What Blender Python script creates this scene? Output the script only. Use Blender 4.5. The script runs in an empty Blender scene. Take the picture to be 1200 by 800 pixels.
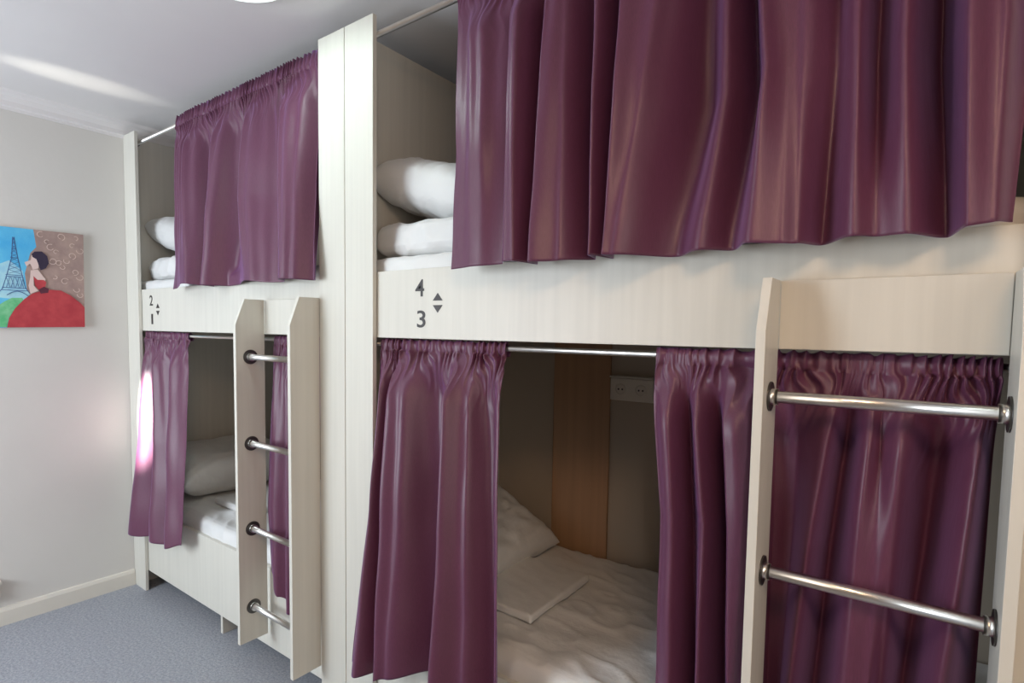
import bpy, bmesh, math, random
from mathutils import Vector, Matrix, noise
S = bpy.context.scene
COL = S.collection

# ------------------------------------------------------------------ camera
cam_d = bpy.data.cameras.new('camera'); cam = bpy.data.objects.new('camera', cam_d); COL.objects.link(cam)
right = Vector((0.8069878, 0.5903629, 0.0155707)); fwd = Vector((-0.5885202, 0.8061036, -0.0619753)); up = Vector((-0.0491395, 0.0408497, 0.9979563))
M = Matrix((right, up, -fwd)).transposed().to_4x4()
M.translation = (3.7999, -1.3236, 1.5783)
cam.matrix_world = M
cam_d.sensor_width = 36.0; cam_d.lens = 650.66 / 1200 * 36; cam_d.shift_y = 28.13 / 1200
cam_d.clip_start = 0.02
S.camera = cam

# ------------------------------------------------------------------ light
S.view_settings.view_transform = 'Standard'; S.view_settings.look = 'None'
S.view_settings.gamma = 1.0; S.view_settings.exposure = -0.2; S.view_settings.use_curve_mapping = False
W = bpy.data.worlds.new('world'); S.world = W; W.use_nodes = True
W.node_tree.nodes['Background'].inputs[0].default_value = (0.75, 0.85, 1.0, 1)
W.node_tree.nodes['Background'].inputs[1].default_value = 1.0

def area(name, loc, target, sx, sy, power, col):
    d = bpy.data.lights.new(name, 'AREA'); d.shape = 'RECTANGLE'; d.size = sx; d.size_y = sy; d.energy = power; d.color = col
    o = bpy.data.objects.new(name, d); COL.objects.link(o); o.location = loc
    o.rotation_euler = (Vector(target) - Vector(loc)).to_track_quat('-Z', 'Y').to_euler()
    return o
def spot(name, loc, target, ang, power, col, blend=0.5, radius=0.02, scale=(1, 1, 1)):
    d = bpy.data.lights.new(name, 'SPOT'); d.energy = power; d.color = col; d.spot_size = math.radians(ang); d.spot_blend = blend; d.shadow_soft_size = radius
    o = bpy.data.objects.new(name, d); COL.objects.link(o); o.location = loc; o.scale = scale
    o.rotation_euler = (Vector(target) - Vector(loc)).to_track_quat('-Z', 'Y').to_euler()
    return o
FRONT = -2.9; RIGHT = 5.0; BACK = 0.95; CEIL = 2.745
area('window_daylight', (0.95, FRONT + 0.03, 1.6), (0.95, 0, 1.5), 1.3, 1.4, 92, (0.84, 0.92, 1.0))
area('added_warm_fill', (RIGHT - 0.03, -1.5, 1.75), (0, -1.1, 1.5), 1.5, 1.3, 15, (1.0, 0.82, 0.66))  # large warm source added out of view for soft light from the right
area('added_warm_lamp_light', (4.2, -1.75, CEIL - 0.10), (4.0, -1.2, 0), 0.55, 0.55, 22, (1.0, 0.64, 0.38))  # added lamp behind the camera, warms the nearer bed
area('cool_lamp_light', (1.96, -0.365, CEIL - 0.055), (1.96, -0.365, 0), 0.25, 0.25, 4.0, (0.82, 1.0, 0.96))
spot('sun_beam', (1.3, FRONT + 0.05, 2.05), (0.25, -0.02, 1.03), 11.0, 7500, (1.0, 0.95, 0.9), 0.9, 0.01, (0.46, 1, 1))
spot('sun_bounce', (0.3, FRONT + 0.05, 2.0), (0.50, -0.36, CEIL), 6.0, 500, (1.0, 0.98, 0.84), 1.0, 0.02, (1, 0.8, 1))

# ------------------------------------------------------------------ materials
def newmat(name):
    m = bpy.data.materials.new(name); m.use_nodes = True
    return m, m.node_tree.nodes, m.node_tree.links, m.node_tree.nodes['Principled BSDF']
def mat(name, c, rough=0.6, metal=0.0, var=0.0, scale=(4, 4, 4), bump=0.0, bscale=60, spec=0.5, c2=None, detail=4, bdist=0.002, sheen=0, coat=0):
    m, N, Lk, B = newmat(name)
    B.inputs['Base Color'].default_value = (*c, 1); B.inputs['Roughness'].default_value = rough; B.inputs['Metallic'].default_value = metal
    B.inputs['Specular IOR Level'].default_value = spec
    if sheen: B.inputs['Sheen Weight'].default_value = sheen; B.inputs['Sheen Roughness'].default_value = 0.4
    tc = N.new('ShaderNodeTexCoord')
    if var or c2:
        mp = N.new('ShaderNodeMapping'); mp.inputs['Scale'].default_value = scale; Lk.new(tc.outputs['Object'], mp.inputs[0])
        n = N.new('ShaderNodeTexNoise'); n.inputs['Scale'].default_value = 1; n.inputs['Detail'].default_value = detail; Lk.new(mp.outputs[0], n.inputs[0])
        r = N.new('ShaderNodeValToRGB'); r.color_ramp.elements[0].position = 0.35; r.color_ramp.elements[1].position = 0.65
        c2_ = c2 if c2 else tuple(max(0, x * (1 - var)) for x in c)
        r.color_ramp.elements[0].color = (*c2_, 1); r.color_ramp.elements[1].color = (*c, 1)
        Lk.new(n.outputs[0], r.inputs[0]); Lk.new(r.outputs[0], B.inputs['Base Color'])
    if bump:
        n2 = N.new('ShaderNodeTexNoise'); n2.inputs['Scale'].default_value = bscale; n2.inputs['Detail'].default_value = 4
        Lk.new(tc.outputs['Object'], n2.inputs[0])
        b = N.new('ShaderNodeBump'); b.inputs['Strength'].default_value = bump; b.inputs['Distance'].default_value = bdist
        Lk.new(n2.outputs[0], b.inputs['Height']); Lk.new(b.outputs[0], B.inputs['Normal'])
    return m
M_wall = mat('wall_paint', (0.66, 0.645, 0.61), 0.75, var=0.03, scale=(2, 2, 2), bump=0.25, bscale=35)
M_far = mat('fill_cutting_wall_paint', (0.34, 0.31, 0.28), 0.8, var=0.03, scale=(2, 2, 2), bump=0.25, bscale=35)  # unseen front and right walls, coloured dark to cut bounced fill
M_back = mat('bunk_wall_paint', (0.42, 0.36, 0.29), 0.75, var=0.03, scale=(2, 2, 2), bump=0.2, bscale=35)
M_ceil = mat('ceiling_paint', (0.74, 0.72, 0.715), 0.7, var=0.03, scale=(2, 2, 2), bump=0.15, bscale=30)
M_trim = mat('trim_paint', (0.70, 0.67, 0.60), 0.4)
M_lam = mat('cream_ash_laminate', (0.65, 0.635, 0.57), 0.42, var=0.055, scale=(45, 45, 1.6), bump=0.05, bscale=90, detail=6)
M_edge = mat('laminate_inner', (0.62, 0.60, 0.54), 0.45, var=0.06, scale=(45, 45, 1.6), detail=6)
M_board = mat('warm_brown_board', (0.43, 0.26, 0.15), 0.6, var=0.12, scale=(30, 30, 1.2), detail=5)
M_sheet = mat('white_cotton', (0.70, 0.705, 0.70), 0.5, bump=0.6, bscale=16, bdist=0.008, sheen=0.2)
M_chrome = mat('brushed_chrome', (0.74, 0.72, 0.68), 0.28, 1.0, bump=0.02, bscale=200)
M_dark = mat('dark_screw_metal', (0.10, 0.095, 0.09), 0.35, 0.8)
M_ink = mat('black_decal', (0.025, 0.02, 0.02), 0.5)
M_plastic = mat('white_plastic', (0.70, 0.66, 0.58), 0.4)
M_hole = mat('socket_hole', (0.03, 0.03, 0.03), 0.6)

def carpet():
    m, N, Lk, B = newmat('blue_grey_carpet'); B.inputs['Roughness'].default_value = 0.95; B.inputs['Specular IOR Level'].default_value = 0.15
    tc = N.new('ShaderNodeTexCoord')
    n = N.new('ShaderNodeTexNoise'); n.inputs['Scale'].default_value = 90; n.inputs['Detail'].default_value = 6; n.inputs['Roughness'].default_value = 0.7
    Lk.new(tc.outputs['Object'], n.inputs[0])
    r = N.new('ShaderNodeValToRGB'); r.color_ramp.elements[0].position = 0.3; r.color_ramp.elements[1].position = 0.7
    r.color_ramp.elements[0].color = (0.215, 0.228, 0.258, 1); r.color_ramp.elements[1].color = (0.43, 0.448, 0.49, 1)
    Lk.new(n.outputs[0], r.inputs[0]); Lk.new(r.outputs[0], B.inputs['Base Color'])
    b = N.new('ShaderNodeBump'); b.inputs['Strength'].default_value = 0.7; b.inputs['Distance'].default_value = 0.004
    Lk.new(n.outputs[0], b.inputs['Height']); Lk.new(b.outputs[0], B.inputs['Normal'])
    return m
M_carpet = carpet()

def satin():
    m, N, Lk, B = newmat('purple_satin')
    B.inputs['Roughness'].default_value = 0.43; B.inputs['Specular IOR Level'].default_value = 0.5
    B.inputs['Sheen Weight'].default_value = 0.5; B.inputs['Sheen Roughness'].default_value = 0.35; B.inputs['Sheen Tint'].default_value = (0.62, 0.42, 1.0, 1)
    tc = N.new('ShaderNodeTexCoord')
    mp = N.new('ShaderNodeMapping'); mp.inputs['Scale'].default_value = (500, 500, 40); Lk.new(tc.outputs['Object'], mp.inputs[0])
    n = N.new('ShaderNodeTexNoise'); n.inputs['Scale'].default_value = 1; n.inputs['Detail'].default_value = 3; Lk.new(mp.outputs[0], n.inputs[0])
    r = N.new('ShaderNodeValToRGB'); r.color_ramp.elements[0].color = (0.082, 0.022, 0.050, 1); r.color_ramp.elements[1].color = (0.140, 0.040, 0.084, 1)
    Lk.new(n.outputs[0], r.inputs[0]); Lk.new(r.outputs[0], B.inputs['Base Color'])
    n2 = N.new('ShaderNodeTexNoise'); n2.inputs['Scale'].default_value = 22; n2.inputs['Detail'].default_value = 5
    mp2 = N.new('ShaderNodeMapping'); mp2.inputs['Scale'].default_value = (1.4, 1.4, 0.5); Lk.new(tc.outputs['Object'], mp2.inputs[0]); Lk.new(mp2.outputs[0], n2.inputs[0])
    b = N.new('ShaderNodeBump'); b.inputs['Strength'].default_value = 0.25; b.inputs['Distance'].default_value = 0.003
    Lk.new(n2.outputs[0], b.inputs['Height']); Lk.new(b.outputs[0], B.inputs['Normal'])
    return m
M_satin = satin()

# ------------------------------------------------------------------ helpers
def finish(name, bm, m, parent=None, smooth=False, kind=None, bevel=0, mats=None, loc=None):
    me = bpy.data.meshes.new(name); bm.normal_update(); bm.to_mesh(me); bm.free()
    for mm in (mats or [m]): me.materials.append(mm)
    if smooth:
        for p in me.polygons: p.use_smooth = True
    o = bpy.data.objects.new(name, me); COL.objects.link(o)
    if parent: o.parent = parent
    if kind: o['kind'] = kind
    if loc: o.location = loc
    if bevel:
        b = o.modifiers.new('bevel', 'BEVEL'); b.width = bevel; b.segments = 2; b.limit_method = 'ANGLE'
    return o
def box(bm, x0, x1, y0, y1, z0, z1):
    v = [bm.verts.new(p) for p in ((x0,y0,z0),(x1,y0,z0),(x1,y1,z0),(x0,y1,z0),(x0,y0,z1),(x1,y0,z1),(x1,y1,z1),(x0,y1,z1))]
    for f in ((3,2,1,0),(4,5,6,7),(0,1,5,4),(1,2,6,5),(2,3,7,6),(3,0,4,7)): bm.faces.new([v[i] for i in f])
def boxo(name, dims, m, parent=None, kind=None, bevel=0.0015, loc=None):
    bm = bmesh.new(); box(bm, *dims); return finish(name, bm, m, parent, kind=kind, bevel=bevel, loc=loc)
def cylx(bm, x0, x1, y, z, r, n=24):
    a = []; b = []
    for i in range(n):
        t = 2*math.pi*i/n; c, s = math.cos(t)*r, math.sin(t)*r
        a.append(bm.verts.new((x0, y+c, z+s))); b.append(bm.verts.new((x1, y+c, z+s)))
    for i in range(n):
        f = bm.faces.new((a[i], b[i], b[(i+1)%n], a[(i+1)%n])); f.smooth = True
    bm.faces.new(list(reversed(a))) ; bm.faces.new(b)
def prism_x(bm, x0, x1, prof):
    a = [bm.verts.new((x0, y, z)) for y, z in prof]; b = [bm.verts.new((x1, y, z)) for y, z in prof]
    n = len(prof)
    for i in range(n): bm.faces.new((a[i], a[(i+1)%n], b[(i+1)%n], b[i]))
    bm.faces.new(list(reversed(a))); bm.faces.new(b)
    bmesh.ops.recalc_face_normals(bm, faces=bm.faces[:])
def empty(name, loc, label=None, cat=None, group=None):
    o = bpy.data.objects.new(name, None); COL.objects.link(o); o.location = loc; o.empty_display_size = 0.1
    if label: o['label'] = label; o['category'] = cat
    if group: o['group'] = group
    return o
def tag(o, label, cat, group=None):
    o['label'] = label; o['category'] = cat
    if group: o['group'] = group
    return o

# ------------------------------------------------------------------ room
T = 0.1
boxo('floor', (-T, RIGHT+T, FRONT-T, BACK+T, -0.1, 0), M_carpet, kind='structure', bevel=0)
boxo('ceiling', (-T, RIGHT+T, FRONT-T, BACK+T, CEIL, CEIL+0.1), M_ceil, kind='structure', bevel=0)
boxo('wall_left', (-T, 0, FRONT-T, BACK+T, 0, CEIL), M_wall, kind='structure', bevel=0)
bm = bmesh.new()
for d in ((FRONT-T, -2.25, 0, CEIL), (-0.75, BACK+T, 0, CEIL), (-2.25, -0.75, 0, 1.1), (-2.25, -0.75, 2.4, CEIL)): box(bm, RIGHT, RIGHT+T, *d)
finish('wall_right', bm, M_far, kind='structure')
bm = bmesh.new()
for d in ((-2.25, -2.20, 1.1, 2.4), (-0.80, -0.75, 1.1, 2.4), (-2.20, -0.80, 1.1, 1.15), (-2.20, -0.80, 2.35, 2.4)): box(bm, RIGHT+0.02, RIGHT+0.06, *d)
finish('added_window', bm, M_trim, kind='structure')  # unseen window frame, added to go with the warm fill light
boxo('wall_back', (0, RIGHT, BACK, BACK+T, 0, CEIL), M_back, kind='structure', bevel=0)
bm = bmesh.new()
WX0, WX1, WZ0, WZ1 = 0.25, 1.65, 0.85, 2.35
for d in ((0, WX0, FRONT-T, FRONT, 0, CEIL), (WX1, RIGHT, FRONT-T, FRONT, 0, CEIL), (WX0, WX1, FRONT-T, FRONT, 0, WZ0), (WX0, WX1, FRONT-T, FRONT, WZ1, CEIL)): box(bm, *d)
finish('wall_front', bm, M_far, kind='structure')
wf = bmesh.new()
for d in ((WX0, WX1, -0.06, 0, WZ0, WZ0+0.05), (WX0, WX1, -0.06, 0, WZ1-0.05, WZ1), (WX0, WX0+0.05, -0.06, 0, WZ0, WZ1), (WX1-0.05, WX1, -0.06, 0, WZ0, WZ1), (0.93, 0.97, -0.06, 0, WZ0, WZ1)):
    box(wf, d[0], d[1], FRONT-0.06, FRONT-0.02, d[4], d[5])
finish('window_1', wf, M_trim, kind='structure', bevel=0.003)
# coving and baseboards
prof = [(0, 0), (0.0, -0.085), (0.008, -0.085), (0.010, -0.072), (0.018, -0.066), (0.022, -0.045), (0.038, -0.024), (0.058, -0.014), (0.064, -0.006), (0.07, 0)]
bm = bmesh.new()
a = [bm.verts.new((x, FRONT, CEIL+z)) for x, z in prof]; b = [bm.verts.new((x, BACK, CEIL+z)) for x, z in prof]
for i in range(len(prof)-1): bm.faces.new((a[i], a[i+1], b[i+1], b[i]))
bmesh.ops.recalc_face_normals(bm, faces=bm.faces[:])
finish('trim_1', bm, M_ceil, kind='structure')
bm = bmesh.new()
bp = [(0, 0), (0.016, 0), (0.016, 0.075), (0.010, 0.092), (0, 0.095)]
a = [bm.verts.new((x, FRONT, z)) for x, z in bp]; b = [bm.verts.new((x, -0.002, z)) for x, z in bp]
for i in range(len(bp)-1): bm.faces.new((a[i], a[i+1], b[i+1], b[i]))
bm.faces.new(b); bmesh.ops.recalc_face_normals(bm, faces=bm.faces[:])
finish('baseboard_left', bm, M_trim, kind='structure')
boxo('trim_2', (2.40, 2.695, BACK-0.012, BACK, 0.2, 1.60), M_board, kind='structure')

# ------------------------------------------------------------------ bunk beds
L = 2.05; PW = 0.1592; XR = 3.9518; H = 2.677
ZB, ZT, Z1, Z1T = 1.5473, 1.7838, 0.1185, 0.4917
def text_part(ch, x0, x1, z0, z1, y, parent):
    cu = bpy.data.curves.new('glyph', 'FONT'); cu.body = ch; cu.size = 1; cu.offset = 0.010; cu.extrude = 0.01; cu.resolution_u = 6
    t = bpy.data.objects.new('glyph', cu); COL.objects.link(t)
    bpy.context.view_layer.update()
    me = bpy.data.meshes.new_from_object(t.evaluated_get(bpy.context.evaluated_depsgraph_get()))
    bpy.data.objects.remove(t); bpy.data.curves.remove(cu)
    xs = [v.co.x for v in me.vertices]; ys = [v.co.y for v in me.vertices]
    a, b, c, d = min(xs), max(xs), min(ys), max(ys)
    for v in me.vertices:
        x, yy, z = v.co
        v.co = (x0+(x-a)/(b-a)*(x1-x0), y-0.0006-z*0.05, z0+(yy-c)/(d-c)*(z1-z0))
    me.materials.append(M_ink)
    o = bpy.data.objects.new('bunk_number', me); COL.objects.link(o); o.parent = parent
    return o
def tri(x0, x1, z0, z1, up_, y, parent):
    bm = bmesh.new(); p = [(x0, z0), (x1, z0), ((x0+x1)/2, z1)] if up_ else [(x0, z1), ((x0+x1)/2, z0), (x1, z1)]
    f = [bm.verts.new((x, y-0.0012, z)) for x, z in p]; g = [bm.verts.new((x, y, z)) for x, z in p]
    bm.faces.new(f)
    for i in range(3): bm.faces.new((f[i], f[(i+1)%3], g[(i+1)%3], g[i]))
    bmesh.ops.recalc_face_normals(bm, faces=bm.faces[:])
    return finish('arrow', bm, M_ink, parent)
def bunk(x0, ln, label, nums, noff):
    t = empty('bunk_bed', (x0, 0, 0), label, 'bunk bed', 'bunk beds along the wall')
    g = 0.0018
    boxo('post', (g, PW, 0, 0.018, 0.0, H), M_lam, t); boxo('post', (ln-PW, ln-g, 0, 0.018, 0, H), M_lam, t)
    boxo('side_panel', (g, 0.02, 0.0185, BACK-0.001, 0.0, H), M_edge, t); boxo('side_panel', (ln-0.02, ln-g, 0.0185, BACK-0.001, 0, H), M_edge, t)
    ur = boxo('upper_rail', (0.0205, ln-0.0205, 0.02, 0.04, ZB, ZT), M_lam, t)
    boxo('lower_rail', (0.0205, ln-0.0205, 0.02, 0.04, Z1, Z1T), M_lam, t)
    boxo('upper_deck', (0.0205, ln-0.0205, 0.041, BACK-0.002, 1.585, 1.605), M_edge, t)
    boxo('lower_deck', (0.0205, ln-0.0205, 0.041, BACK-0.002, 0.24, 0.26), M_edge, t)
    boxo('foot_board', (0.965, 0.985, 0.045, 0.75, 0.0, 0.24), M_lam, t)
    for z, r in ((2.635, 0.0105), (1.524, 0.0085)):
        bm = bmesh.new(); cylx(bm, 0.021, ln-0.021, 0.05, z, r); rod = finish('curtain_rod', bm, M_chrome, t); rod['label'] = 'thin chrome curtain rod'
        for a, b in ((0.0205, 0.06), (ln-0.06, ln-0.0205)):
            bm = bmesh.new(); cylx(bm, a, b, 0.05, z, r+0.005); finish('rod_socket', bm, M_dark, rod)
    up_, lo = nums; dx = noff
    text_part(up_, dx, dx+0.042, 1.690, 1.748, 0.02, ur); text_part(lo, dx+(0.018 if lo == '1' else 0.009), dx+(0.040 if lo == '1' else 0.049), 1.585, 1.643, 0.02, ur)
    tri(dx+0.083, dx+0.127, 1.675, 1.700, True, 0.02, ur); tri(dx+0.083, dx+0.127, 1.635, 1.660, False, 0.02, ur)
    return t
bunk(0, L, 'cream laminate bunk bed with numbers 2 and 1, against the left wall', ('2', '1'), 0.262)
bunk(L, XR+PW-L, 'cream laminate bunk bed with numbers 4 and 3, the larger and nearer one', ('4', '3'), 0.356)

# ------------------------------------------------------------------ ladders
D_, A_, TH, ZL, CH, ZLB = 0.1286, 1.4922, 0.0187, 1.696, 1.5876, 0.199
RZ = (1.450, 1.076, 0.701, 0.352)
def ladder(off, label):
    x0, x1 = A_-TH, L-PW
    t = empty('bunk_ladder', (off, 0, ZLB), label, 'ladder', 'ladders fixed on the bunk beds')
    pr = [(-0.0005, 0), (-D_, 0), (-D_, CH-ZLB), (-0.088, ZL-ZLB), (-0.0005, ZL-ZLB)]
    for a, b in ((x0, A_), (x1-TH, x1)):
        bm = bmesh.new(); prism_x(bm, a, b, pr); finish('stile', bm, M_lam, t, bevel=0.001)
    boxo('header_board', (A_+0.0005, x1-TH-0.0005, 0.0, 0.0195, ZB+0.001-ZLB, ZL-ZLB), M_lam, t)
    for z in RZ:
        zz = z-ZLB
        bm = bmesh.new(); cylx(bm, A_+0.0005, x1-TH-0.0005, -0.066, zz, 0.0125, 28); r = finish('rung', bm, M_chrome, t)
        for s in (0, 1):
            bm = bmesh.new()
            if s == 0: cylx(bm, A_+0.0003, A_+0.004, -0.066, zz, 0.031, 32)
            else: cylx(bm, x1-TH-0.004, x1-TH-0.0003, -0.066, zz, 0.031, 32)
            finish('flange', bm, M_dark, r)
            bm = bmesh.new()
            if s == 0: cylx(bm, A_+0.004, A_+0.017, -0.066, zz, 0.017, 28)
            else: cylx(bm, x1-TH-0.017, x1-TH-0.004, -0.066, zz, 0.017, 28)
            finish('collar', bm, M_chrome, r)
    return t
ladder(0, 'cream board ladder with four chrome rungs on the bunk numbered 2 and 1')
ladder(XR-(L-PW), 'cream board ladder with chrome rungs on the nearer bunk numbered 4 and 3')

# ------------------------------------------------------------------ curtains
def lerp(a, b, t): return a+(b-a)*t
def sm(t): t = max(0, min(1, t)); return t*t*(3-2*t)
def curtain(name, label, levels, zrod, ztop, zbot, yfn, seed=1, nx=420, nz=150, gath=0.0105, avoid=None, amp=1.8, clear=None, sec=1.0, cx=None, squeeze=0):
    if cx is not None: levels = [(l[0], [cx+(x-cx)*(1-squeeze*i/2) for x in l[1]], l[2]) for i, l in enumerate(levels)]
    """levels: (z, [X knots], [depth knots]) from top to bottom; zbot: list over s of bottom height"""
    rnd = random.Random(seed)
    K = len(levels[0][1])
    # knot parameter from mean of the knots
    mean = [sum(l[1][k] for l in levels)/len(levels) for k in range(K)]
    P = [(m-mean[0])/(mean[-1]-mean[0]) for m in mean]
    def seg(s):
        for k in range(K-1):
            if s <= P[k+1] or k == K-2:
                return k, min(1, max(0, (s-P[k])/(P[k+1]-P[k])))
    def at(li, s):
        k, t = seg(s); X = levels[li][1]; Dp = levels[li][2]
        return lerp(X[k], X[k+1], t), lerp(Dp[k], Dp[k+1], sm(t))
    zl = [l[0] for l in levels]
    def XD(s, z):
        if z >= zl[0]: return at(0, s)
        for i in range(len(zl)-1):
            if z >= zl[i+1]:
                t = (zl[i]-z)/(zl[i]-zl[i+1]); a = at(i, s); b = at(i+1, s)
                return lerp(a[0], b[0], t), lerp(a[1], b[1], sm(t))
        a = at(len(zl)-2, s); b = at(len(zl)-1, s); t = (zl[-1]-z)/max(0.05, zl[-2]-zl[-1])
        return b[0]+(b[0]-a[0])*min(t, .3)*0.5, b[1]
    W_ = levels[0][1][-1]-levels[0][1][0]
    ng = W_/0.023
    ph = [rnd.uniform(0, 6.28) for _ in range(6)]
    def gather(s):
        w = s*ng + 0.9*math.sin(s*ng*0.23+ph[0]) + 0.5*math.sin(s*ng*0.57+ph[1])
        g1 = math.sin(w*2*math.pi*0.5+ph[2]); g1 = 1-2*abs(g1)**0.75 if g1 > 0 else 1-1.2*abs(g1)
        return g1 * (0.65+0.35*math.sin(s*ng*0.41+ph[3])) + 0.30*math.sin(w*2*math.pi*0.93+ph[4])
    NB = len(zbot)
    def bot(s):
        f = s*(NB-1); i = min(NB-2, int(f)); return lerp(zbot[i], zbot[i+1], sm(f-i))
    bm = bmesh.new(); rows = []
    yr = yfn(zrod)
    pocket = [(zrod-0.026, yr+0.024, .4), (zrod, yr+0.030, .4), (zrod+0.012, yr+0.020, .8), (ztop, yr+0.014, 1.6), (ztop, yr+0.011, 1.6), (zrod+0.014, yr+0.003, 1.0), (zrod, yr, 0.5), (zrod-0.014, yr+0.001, 0.9)]
    ss = [i/(nx-1) for i in range(nx)]
    for z, y, g in pocket:
        row = []
        for s in ss:
            X, d = XD(s, z); G = gather(s)
            zz = z
            if g == 1.6: zz = z + 0.006*noise.noise((s*ng*0.8, seed, 0))+0.004*G
            row.append(bm.verts.new((X+0.003*G*g, y-gath*G*g*0.8, zz)))
        rows.append(row)
    ztopf = zrod-0.022
    for j in range(nz):
        v = j/(nz-1); v = v**1.15
        row = []
        for s in ss:
            zb = bot(s); z = lerp(ztopf, zb, v)
            X, d = XD(s, z); drop = ztopf-z; G = gather(s+0.010/W_*math.sin(drop*40+s*30))
            fo = sm(drop/0.16)                       # folds open below the heading
            ga = math.exp(-drop/0.045)+0.03*math.exp(-drop/0.2)
            d2 = math.sin(2*math.pi*s*W_/0.062 + 2.2*noise.noise((s*W_*5, seed, 1.5)) + 0.8*math.sin(z*3+s*5))
            d2 *= 0.0055*fo*math.exp(-(drop/0.55)**2)*(0.6+0.8*noise.noise((s*W_*6, z*1.5, seed+9.1)))*min(1.5, amp)*sec
            y = yfn(z) - d*fo*amp - d2 - gath*G*ga*1.5
            wr = noise.noise((s*9*W_+seed*7, z*5, seed))*0.007*fo + noise.noise((s*17*W_, z*4+seed, seed))*0.0015
            y -= wr
            if clear:
                k = sm((clear[0]-z)/0.05)
                if k > 0:
                    lim = clear[1]; q = lim - 0.012
                    yc = y if y < q else q + 0.012*math.tanh((y-q)/0.012)
                    y = lerp(y, yc, k)
            if avoid:
                for ax, ay in avoid:
                    wgt = 1-sm((abs(X-ax)-0.016)/0.03)
                    if wgt > 0 and y < ay: y = lerp(y, ay, wgt)
            row.append(bm.verts.new((X+0.0025*G*ga, y, z)))
        rows.append(row)
    for a, b in zip(rows[:-1], rows[1:]):
        for i in range(nx-1): bm.faces.new((a[i], b[i], b[i+1], a[i+1]))
    o = finish(name, bm, M_satin, smooth=True)
    so = o.modifiers.new('thickness', 'SOLIDIFY'); so.thickness = 0.0012; so.offset = 0
    tag(o, label, 'curtain', 'purple satin bunk curtains')
    return o
def ylin(z0, y0, z1, y1):
    return lambda z: y0+(y1-y0)*max(0, min(1.15, (z0-z)/(z0-z1)))
U = 0.001
def dd(s): return [float(x)*0.001 for x in s.split()]
# upper near
curtain('bunk_curtain', 'large purple satin curtain across the upper bunk numbered 4', [
 (2.62, [2.575,2.686,2.792,2.817,2.850,2.891,2.945,2.986,3.039,3.095,3.141,3.179,3.272,3.361,3.406,3.440,3.467,3.523,3.561,3.620,3.664,3.704,3.738,3.800,3.838,3.880,3.930], dd('0 12 2 14 16 -14 14 10 -16 14 -14 20 10 -18 6 -14 16 10 14 -16 12 -16 14 -18 16 14 -8')),
 (2.12, [2.618,2.727,2.812,2.840,2.867,2.905,2.945,3.005,3.065,3.110,3.146,3.186,3.235,3.362,3.416,3.475,3.524,3.556,3.582,3.642,3.679,3.706,3.752,3.811,3.844,3.890,3.938], dd('6 16 4 18 20 -14 18 10 -22 18 -16 28 18 -30 0 -22 28 16 16 0 14 -16 14 -32 24 16 -6')),
 (1.78, [2.615,2.722,2.812,2.849,2.882,2.909,2.945,3.014,3.084,3.114,3.145,3.169,3.190,3.311,3.383,3.444,3.507,3.563,3.590,3.627,3.687,3.723,3.770,3.834,3.859,3.893,3.922], dd('4 10 4 16 18 -8 22 12 -14 14 -10 24 22 -14 6 -10 24 18 14 -10 12 4 10 -14 18 14 4'))],
 2.635, 2.670, [1.762,1.764,1.768,1.760,1.770,1.762,1.762,1.766,1.760,1.768,1.764,1.775], ylin(2.62, 0.034, 1.76, -0.050), seed=3, nx=700, nz=130, amp=3.2, cx=3.78, squeeze=0.026, clear=(1.86, 0.010))
# upper left
curtain('bunk_curtain', 'purple satin curtain across the upper bunk numbered 2', [
 (2.62, [0.600,0.790,0.941,1.106,1.245,1.355,1.584,1.653,1.761,1.841,1.880], dd('0 14 -12 12 -14 12 -10 14 10 -12 4')),
 (2.15, [0.672,0.850,0.973,1.086,1.206,1.365,1.615,1.698,1.774,1.840,1.868], dd('4 18 -22 18 -26 14 -16 22 14 -18 0')),
 (1.80, [0.662,0.905,0.983,1.072,1.165,1.463,1.629,1.735,1.785,1.850,1.900], dd('0 20 -22 20 -24 16 -10 22 14 -10 4'))],
 2.635, 2.678, [1.765,1.782,1.770,1.768,1.776,1.766,1.770,1.764], ylin(2.62, 0.034, 1.77, -0.035), seed=11, nx=520, cx=3.8, squeeze=0.012, sec=1.5, amp=2.6, clear=(1.86, 0.010))
# lower left bed, left
curtain('bunk_curtain', 'sunlit purple curtain at the left end of the lower bunk numbered 1', [
 (1.38, [0.150,0.199,0.270,0.348,0.457,0.562,0.692], dd('-4 22 -14 22 -18 26 -4')),
 (0.93, [0.160,0.245,0.339,0.439,0.536,0.629,0.749], dd('4 30 -16 26 -22 34 0')),
 (0.42, [0.130,0.233,0.375,0.497,0.604,0.707,0.806], dd('8 36 -14 34 -16 40 10'))],
 1.524, 1.540, [0.40,0.385,0.41,0.40,0.425,0.455], ylin(1.5, 0.036, 0.40, -0.060), seed=5, nx=260, amp=1.2, clear=(0.62, 0.010))
# lower left bed, right, behind ladder
curtain('bunk_curtain', 'purple curtain behind the ladder of the lower bunk numbered 1', [
 (1.33, [1.505,1.552,1.600,1.640,1.700,1.76,1.82,1.865], dd('4 12 -10 14 -8 12 -8 4')),
 (0.80, [1.512,1.565,1.620,1.670,1.720,1.77,1.82,1.865], dd('6 14 -10 14 -10 14 -8 6')),
 (0.40, [1.560,1.620,1.660,1.710,1.750,1.79,1.83,1.865], dd('0 18 -8 18 -8 18 -8 10'))],
 1.524, 1.540, [0.50,0.42,0.375,0.365,0.38,0.37], ylin(1.5, 0.036, 0.48, -0.012), seed=8, nx=220, amp=1.3, clear=(0.62, 0.012))
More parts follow.
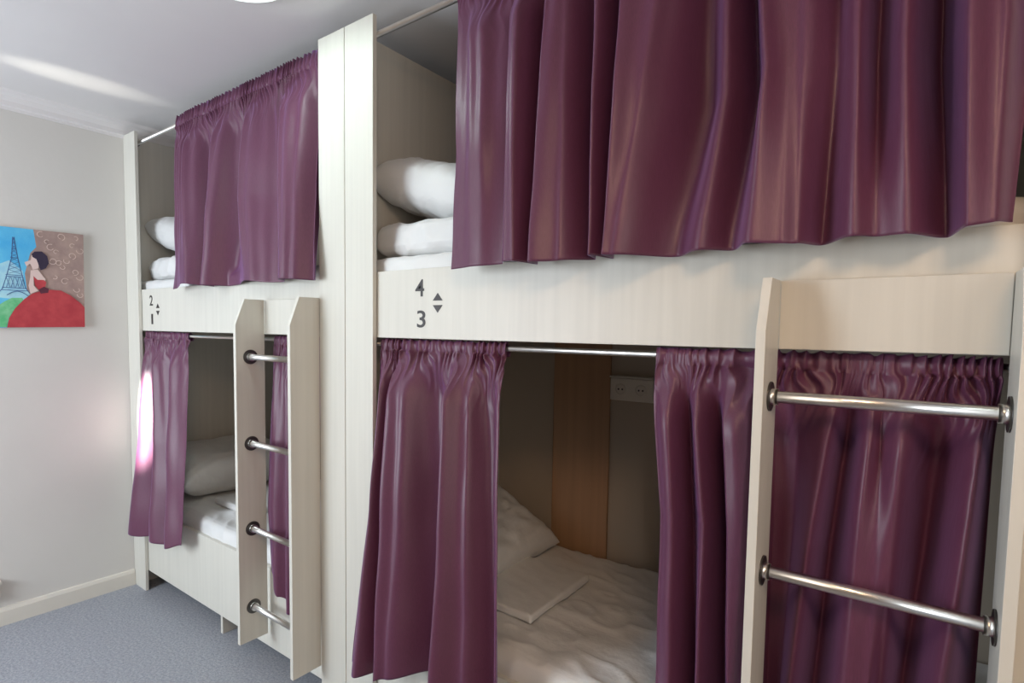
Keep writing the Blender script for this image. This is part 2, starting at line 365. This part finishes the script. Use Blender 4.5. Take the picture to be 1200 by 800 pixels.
# lower near, left
curtain('bunk_curtain', 'purple curtain at the left end of the lower bunk numbered 3', [
 (1.42, [2.213,2.258,2.294,2.317,2.364,2.470,2.546,2.600,2.661,2.706,2.784], dd('-4 14 -14 18 16 -20 -10 26 8 -14 6')),
 (0.95, [2.211,2.281,2.313,2.350,2.400,2.506,2.572,2.631,2.698,2.756,2.822], dd('0 24 -16 28 20 -26 -16 34 14 -16 12')),
 (0.45, [2.190,2.288,2.355,2.385,2.420,2.570,2.618,2.662,2.741,2.813,2.865], dd('6 34 -16 34 26 -30 -20 44 18 -14 16'))],
 1.524, 1.542, [0.395,0.41,0.44,0.455,0.44,0.43,0.43,0.43], ylin(1.5, 0.034, 0.42, -0.092), seed=14, nx=340, nz=170, amp=2.5, cx=3.8, squeeze=0.024, clear=(0.62, 0.010))
# lower near, right
curtain('bunk_curtain', 'wide purple curtain behind the ladder of the lower bunk numbered 3', [
 (1.42, [3.262,3.312,3.344,3.375,3.415,3.444,3.491,3.545,3.588,3.660,3.687,3.735,3.750,3.785,3.844,3.900,3.928], dd('6 16 -10 14 -14 16 14 -12 -8 14 -14 14 4 16 -16 12 -16')),
 (1.13, [3.300,3.337,3.362,3.412,3.441,3.470,3.515,3.548,3.584,3.632,3.663,3.722,3.757,3.775,3.830,3.880,3.926], dd('10 18 -10 18 -14 20 16 -14 -16 20 -14 20 18 16 -22 20 -16')),
 (0.70, [3.305,3.346,3.387,3.416,3.454,3.491,3.518,3.548,3.574,3.602,3.640,3.706,3.744,3.767,3.797,3.845,3.922], dd('12 22 -10 22 -12 22 16 -16 -12 20 -18 24 20 4 -24 22 -14'))],
 1.524, 1.542, [0.60,0.60,0.61,0.60,0.61,0.60], ylin(1.5, 0.034, 0.6, 0.030), seed=21, nx=520, nz=150, avoid=[(3.5435, 0.026)], amp=3.2)

# ------------------------------------------------------------------ bedding
def soft_slab(name, dims, parent=None, r=0.03, nx=90, ny=50, nzz=6, amp=0.004, f=9, seed=0, m=None, loc=(0, 0, 0), sag=0.0):
    """closed cloth-covered slab, rounded edges, crumpled surface"""
    x0, x1, y0, y1, z0, z1 = dims
    bm = bmesh.new()
    bmesh.ops.create_cube(bm, size=1)
    for v in bm.verts: v.co = (lerp(x0, x1, v.co.x+.5), lerp(y0, y1, v.co.y+.5), lerp(z0, z1, v.co.z+.5))
    bmesh.ops.bevel(bm, geom=bm.edges[:], offset=r, segments=5, profile=0.6, affect='EDGES')
    # slice for resolution
    def cuts(axis, a, b, n):
        for i in range(1, n):
            co = [0, 0, 0]; no = [0, 0, 0]; co[axis] = lerp(a, b, i/n); no[axis] = 1
            bmesh.ops.bisect_plane(bm, geom=bm.verts[:]+bm.edges[:]+bm.faces[:], plane_co=co, plane_no=no)
    cuts(0, x0, x1, nx); cuts(1, y0, y1, ny); cuts(2, z0, z1, nzz)
    bm.normal_update()
    for v in bm.verts:
        p = v.co
        n_ = noise.noise((p.x*f+seed, p.y*f, p.z*f))
        rdg = 1-abs(noise.noise((p.x*f*0.9+p.y*f*0.7+seed*3, p.y*f*1.5, p.z*f)))*2
        d = amp*n_ + amp*0.9*max(0, rdg)**3
        v.co = p + v.normal*d
    return finish(name, bm, m or M_sheet, parent, smooth=True, loc=loc)
def pillow(name, w, l, t, seed, matrix, m=None, n=64, wall=None):
    bm = bmesh.new()
    def pt(u, v, side):
        # outline pinches towards the corners
        e = 1-0.07*(1-u*u)*abs(v)**3; e2 = 1-0.07*(1-v*v)*abs(u)**3
        x = u*w/2*e2; y = v*l/2*e
        h = (max(0, 1-abs(u)**4.5)**0.45)*(max(0, 1-abs(v)**4.0)**0.45)
        wr = noise.noise((x*14+seed, y*14, side*3))*0.010+noise.noise((x*34+seed, y*12+x*20, side))*0.004
        edge = min(1, h*3)
        return (x, y, side*(h*t/2+wr*edge))
    top = [[None]*(n+1) for _ in range(n+1)]; bt = [[None]*(n+1) for _ in range(n+1)]
    for i in range(n+1):
        for j in range(n+1):
            u = -math.cos(math.pi*i/n)*0.35+(2*i/n-1)*0.65; v = -math.cos(math.pi*j/n)*0.35+(2*j/n-1)*0.65
            top[i][j] = bm.verts.new(pt(u, v, 1))
            bt[i][j] = top[i][j] if i in (0, n) or j in (0, n) else bm.verts.new(pt(u, v, -1))
    for i in range(n):
        for j in range(n):
            bm.faces.new((top[i][j], top[i+1][j], top[i+1][j+1], top[i][j+1]))
            bm.faces.new((bt[i][j], bt[i][j+1], bt[i+1][j+1], bt[i+1][j]))
    if wall is not None:                                  # the pillow is squashed against the end panel
        inv = matrix.inverted()
        for v in bm.verts:
            p = matrix @ v.co
            if p.x < wall+0.02: p.x = wall+0.02*math.exp((p.x-wall-0.02)/0.05)*1.0
            v.co = inv @ p
    o = finish(name, bm, m or M_sheet, smooth=True)
    o.matrix_world = matrix
    return o
def TR(x, y, z, rx=0, ry=0, rz=0):
    from mathutils import Euler
    return Matrix.Translation((x, y, z)) @ Euler((math.radians(rx), math.radians(ry), math.radians(rz))).to_matrix().to_4x4()
g_m = 'white mattresses'; g_p = 'white pillows'; g_d = 'folded white duvets'; g_l = 'folded white linen'
for k, (x0, x1, bed) in enumerate(((0.025, L-0.025, 'smaller-looking bed by the left wall'), (L+0.025, XR+PW-0.025, 'nearer bed on the right'))):
    o = soft_slab('mattress', (x0, x1, 0.044, 0.93, 1.607, 1.836), r=0.035, amp=0.005, f=11, seed=k); tag(o, f'white sheeted mattress on the upper bunk of the {bed}', 'mattress', g_m)
    o = soft_slab('mattress', (x0, x1, 0.044, 0.93, 0.262, 0.560), r=0.05, nx=150, ny=80, amp=0.010, f=8, seed=5+k); tag(o, f'white sheeted mattress on the lower bunk of the {bed}', 'mattress', g_m)
    dx = x0
    o = soft_slab('duvet', (dx+0.045, dx+0.62, 0.085, 0.62, 1.845, 1.968), r=0.055, nx=50, ny=40, amp=0.010, f=8, seed=9+k); tag(o, f'folded white duvet under the pillow on the {bed}', 'duvet', g_d)
    o = pillow('pillow', 0.54, 0.60, 0.215, 3+k, TR(dx+0.225, 0.40, 2.105, 0, 14, 3), wall=x0-0.002); tag(o, f'plump white pillow tilted on the duvet of the {bed}', 'pillow', g_p)
o = pillow('pillow', 0.50, 0.74, 0.25, 31, TR(0.272, 0.44, 0.712, 0, 9, 0)); tag(o, 'white pillow at the left end of the lower bunk numbered 1', 'pillow', g_p)
o = pillow('pillow', 0.46, 0.62, 0.17, 35, TR(L+0.24, 0.55, 0.700, 0, 26, 0)); tag(o, 'white pillow leaning on the end panel of the bunk numbered 3', 'pillow', g_p)
o = soft_slab('folded_sheet', (2.30, 2.77, 0.22, 0.64, 0.570, 0.600), r=0.012, nx=40, ny=30, nzz=2, amp=0.004, f=8, seed=41); tag(o, 'folded white bed linen on the nearer lower mattress between open curtains', 'bed linen', g_l)
o = soft_slab('folded_sheet', (0.60, 0.98, 0.20, 0.60, 0.570, 0.602), r=0.012, nx=40, ny=30, nzz=2, amp=0.004, f=8, seed=44); tag(o, 'folded white bed linen on the far lower mattress beside the sunlit curtain', 'bed linen', g_l)

# ------------------------------------------------------------------ socket strip on the bunk wall
t = empty('power_outlet', (2.70, BACK, 1.28), 'beige double power outlet on the wall inside the lower bunk numbered 3', 'power outlet')
boxo('cover_plate', (0, 0.20, -0.022, -0.0005, 0, 0.098), M_plastic, t, bevel=0.004)
boxo('mounting_strip', (0.0, 0.20, -0.030, -0.0005, 0.100, 0.108), M_edge, t)
for cx in (0.05, 0.145):
    bm = bmesh.new(); n = 28
    for r0, r1, y0, y1 in ((0.026, 0.022, -0.0222, -0.025), (0.022, 0.020, -0.025, -0.0222)):
        A = [bm.verts.new((cx+math.cos(2*math.pi*i/n)*r0, y0, 0.05+math.sin(2*math.pi*i/n)*r0)) for i in range(n)]
        B_ = [bm.verts.new((cx+math.cos(2*math.pi*i/n)*r1, y1, 0.05+math.sin(2*math.pi*i/n)*r1)) for i in range(n)]
        for i in range(n): bm.faces.new((A[i], A[(i+1)%n], B_[(i+1)%n], B_[i]))
    r_ = finish('socket_ring', bm, M_plastic, t)
    bm = bmesh.new()
    for sx in (-0.009, 0.009): box(bm, cx+sx-0.0035, cx+sx+0.0035, -0.0232, -0.0222, 0.0465, 0.0535)
    finish('pin_hole', bm, M_hole, r_)

# ------------------------------------------------------------------ painting on the left wall
def flat(c, name, rough=0.55, c2=None, scale=(20, 20, 20)): return mat(name, c, rough, c2=c2, scale=scale, bump=0.3, bscale=120)
P_ = dict(sky=flat((0.06, 0.42, 0.78), 'paint_sky', c2=(0.13, 0.55, 0.83), scale=(8, 8, 8)), pale=flat((0.42, 0.72, 0.80), 'paint_pale_blue', c2=(0.30, 0.60, 0.78)),
  taupe=flat((0.33, 0.23, 0.21), 'paint_taupe', c2=(0.42, 0.30, 0.26)), green=flat((0.10, 0.48, 0.20), 'paint_green', c2=(0.25, 0.62, 0.34)),
  tower=flat((0.05, 0.12, 0.30), 'paint_tower_blue'), hair=flat((0.03, 0.02, 0.05), 'paint_hair'), skin=flat((0.72, 0.56, 0.52), 'paint_skin'),
  red=flat((0.42, 0.035, 0.05), 'paint_red', c2=(0.52, 0.06, 0.07)), darkred=flat((0.10, 0.02, 0.04), 'paint_belt'), cream=flat((0.66, 0.52, 0.46), 'paint_swirl'))
PK = list(P_)
pic = empty('painting', (0, -0.5, 1.55), 'unframed painting of a woman in a red dress before a tower, on left wall', 'painting')
OY, OZ = -0.5, 1.55
bm = bmesh.new()
cn = [(-0.93, 2.060), (-0.212, 2.076), (-0.218, 1.563), (-0.936, 1.547)]
fr = [bm.verts.new((0.022, y-OY, z-OZ)) for y, z in cn]; bk = [bm.verts.new((0.0005, y-OY, z-OZ)) for y, z in cn]
bm.faces.new(fr); bm.faces.new(bk[::-1])
for i in range(4): bm.faces.new((fr[i], fr[(i+1)%4], bk[(i+1)%4], bk[i]))
bmesh.ops.recalc_face_normals(bm, faces=bm.faces[:])
finish('canvas', bm, mat('canvas_edge', (0.70, 0.66, 0.62), 0.7), pic)
bm = bmesh.new(); LAY = [0.0222]
def poly(pts, key):
    LAY[0] += 0.00012
    f = bm.faces.new([bm.verts.new((LAY[0], y-OY, z-OZ)) for y, z in pts]); f.material_index = PK.index(key)
    f.normal_update()
    if f.normal.x < 0: f.normal_flip()
def stroke(pts, w, key):
    LAY[0] += 0.00008
    for (y0, z0), (y1, z1) in zip(pts[:-1], pts[1:]):
        dy, dz = y1-y0, z1-z0; l = math.hypot(dy, dz) or 1; ny, nz = -dz/l*w/2, dy/l*w/2
        f = bm.faces.new([bm.verts.new((LAY[0], a-OY, b-OZ)) for a, b in ((y0+ny, z0+nz), (y1+ny, z1+nz), (y1-ny, z1-nz), (y0-ny, z0-nz))]); f.material_index = PK.index(key)
        f.normal_update()
        if f.normal.x < 0: f.normal_flip()
poly([(-0.93, 2.060), (-0.429, 2.071), (-0.419, 1.981), (-0.445, 1.946), (-0.47, 1.838), (-0.46, 1.70), (-0.549, 1.5555), (-0.936, 1.547)], 'sky')
poly([(-0.429, 2.071), (-0.2125, 2.0755), (-0.2185, 1.5635), (-0.549, 1.5555), (-0.46, 1.70), (-0.47, 1.838), (-0.445, 1.946), (-0.419, 1.981)], 'taupe')
poly([(-0.60, 1.86), (-0.53, 1.90), (-0.478, 1.85), (-0.47, 1.76), (-0.452, 1.73), (-0.48, 1.70), (-0.60, 1.71), (-0.75, 1.73), (-0.75, 1.80)], 'pale')
poly([(-0.935, 1.70), (-0.75, 1.66), (-0.62, 1.63), (-0.557, 1.687), (-0.525, 1.709), (-0.484, 1.711), (-0.477, 1.691), (-0.518, 1.647), (-0.54, 1.605), (-0.549, 1.558), (-0.936, 1.5475)], 'green')
tw = 0.0035
stroke([(-0.513, 2.02), (-0.520, 1.915), (-0.541, 1.826), (-0.560, 1.755), (-0.585, 1.72)], tw, 'tower'); stroke([(-0.508, 2.02), (-0.496, 1.915), (-0.482, 1.832), (-0.470, 1.764), (-0.452, 1.735)], tw, 'tower')
for z, a, b in ((1.826, -0.546, -0.478), (1.818, -0.546, -0.478), (1.760, -0.562, -0.466), (1.748, -0.566, -0.462), (1.915, -0.523, -0.494), (1.96, -0.517, -0.501)): stroke([(a, z), (b, z)], tw, 'tower')
for i in range(9):
    z0 = 1.832+i*0.021; w0 = lerp(0.027, 0.004, i/8); z1 = z0+0.021; w1 = lerp(0.027, 0.004, min(1, (i+1)/8)); c = -0.510
    stroke([(c-w0, z0), (c+w1, z1)], 0.0018, 'tower'); stroke([(c+w0, z0), (c-w1, z1)], 0.0018, 'tower')
for i in range(4):
    y0 = -0.545+i*0.018; stroke([(y0, 1.762), (y0+0.014, 1.816)], 0.0022, 'tower'); stroke([(y0+0.014, 1.762), (y0, 1.816)], 0.0022, 'tower')
stroke([(-0.545+0.085*t/8, 1.722+0.022*math.sin(math.pi*t/8)) for t in range(9)], tw, 'tower')
rn = random.Random(4)
for y, z in [(-0.266,2.006),(-0.338,1.964),(-0.268,1.951),(-0.31,1.886),(-0.376,2.013),(-0.314,2.048),(-0.4,2.047),(-0.256,1.863),(-0.303,1.81),(-0.25,1.769),(-0.327,1.906),(-0.234,1.838),(-0.353,1.914),(-0.23,1.983),(-0.291,1.921),(-0.251,2.05),(-0.345,1.83),(-0.235,1.74),(-0.36,1.985)]:
    r0 = rn.uniform(0.011, 0.019); a0 = rn.uniform(0, 6); sp = rn.uniform(3.5, 6.5)
    stroke([(y+math.cos(a0+sp*k/12)*r0*(1-k/30), z+math.sin(a0+sp*k/12)*r0*(1-k/30)) for k in range(13)], 0.0035, 'cream')
poly([(-0.447,1.856),(-0.418,1.864),(-0.386,1.814),(-0.395,1.792),(-0.417,1.80),(-0.436,1.82),(-0.437,1.778),(-0.417,1.752),(-0.451,1.734),(-0.458,1.776),(-0.45,1.819)], 'skin')
poly([(-0.471,1.896),(-0.446,1.909),(-0.442,1.899),(-0.463,1.875)], 'skin')
poly([(-0.437,1.828),(-0.42,1.809),(-0.394,1.811),(-0.384,1.798),(-0.39,1.77),(-0.417,1.758),(-0.431,1.778)], 'red')
poly([(-0.549,1.5565),(-0.54,1.605),(-0.514,1.657),(-0.476,1.706),(-0.443,1.735),(-0.409,1.75),(-0.366,1.761),(-0.322,1.759),(-0.278,1.734),(-0.233,1.692),(-0.2185,1.672),(-0.2195,1.5637)], 'red')
poly([(-0.417,1.758),(-0.395,1.775),(-0.374,1.766),(-0.377,1.744),(-0.409,1.737)], 'darkred')
poly([(-0.441,1.936),(-0.427,1.935),(-0.410,1.910),(-0.415,1.869),(-0.439,1.860),(-0.443,1.878),(-0.450,1.893),(-0.444,1.914)], 'skin')
poly([(-0.441,1.941),(-0.428,1.956),(-0.398,1.96),(-0.376,1.938),(-0.37,1.901),(-0.384,1.873),(-0.406,1.86),(-0.413,1.886),(-0.422,1.917),(-0.437,1.926)], 'hair')
finish('painted_surface', bm, None, pic, mats=[P_[k] for k in PK])

# ------------------------------------------------------------------ small box low on the left wall
t = empty('wall_socket', (0, -0.68, 0.16), 'small white box low on the left wall above the baseboard', 'wall box')
boxo('box_body', (0.0005, 0.035, -0.06, 0.062, 0.0, 0.07), M_plastic, t, bevel=0.004)
boxo('box_lid', (0.0005, 0.045, -0.065, 0.067, 0.0705, 0.090), M_trim, t, bevel=0.004)

# ------------------------------------------------------------------ ceiling lamp, plus an added warm one out of view
def dome(name, loc, r, h, label, em, col):
    t = empty(name, loc, label, 'ceiling light')
    n = 40; k = 10
    bm = bmesh.new(); rings = []
    for j in range(k):
        a = math.pi/2*j/k
        rings.append([bm.verts.new((math.cos(2*math.pi*i/n)*r*math.cos(a), math.sin(2*math.pi*i/n)*r*math.cos(a), -0.018-h*math.sin(a))) for i in range(n)])
    c = bm.verts.new((0, 0, -0.018-h))
    for A, B_ in zip(rings[:-1], rings[1:]):
        for i in range(n): bm.faces.new((A[i], A[(i+1)%n], B_[(i+1)%n], B_[i]))
    for i in range(n): bm.faces.new((rings[-1][i], rings[-1][(i+1)%n], c))
    m, N, Lk, B = newmat('lamp_glow'); B.inputs['Base Color'].default_value = (0.8, 0.8, 0.8, 1); B.inputs['Emission Color'].default_value = (*col, 1); B.inputs['Emission Strength'].default_value = em
    finish('lamp_shade', bm, m, t, smooth=True)
    bm = bmesh.new(); bmesh.ops.create_cone(bm, cap_ends=True, segments=n, radius1=r*1.05, radius2=r*1.05, depth=0.018)
    for v in bm.verts: v.co.z -= 0.0095
    finish('lamp_base', bm, M_trim, t, bevel=0.002)
    return t
dome('ceiling_lamp', (1.96, -0.365, CEIL), 0.18, 0.030, 'round cool white ceiling lamp near the tall middle posts', 1.6, (0.85, 1.0, 0.98))
dome('ceiling_lamp', (4.2, -1.75, CEIL), 0.30, 0.05, 'round warm ceiling lamp added out of view to light the nearer bunk', 2.0, (1.0, 0.82, 0.62))  # unseen fixture made up for the added warm light
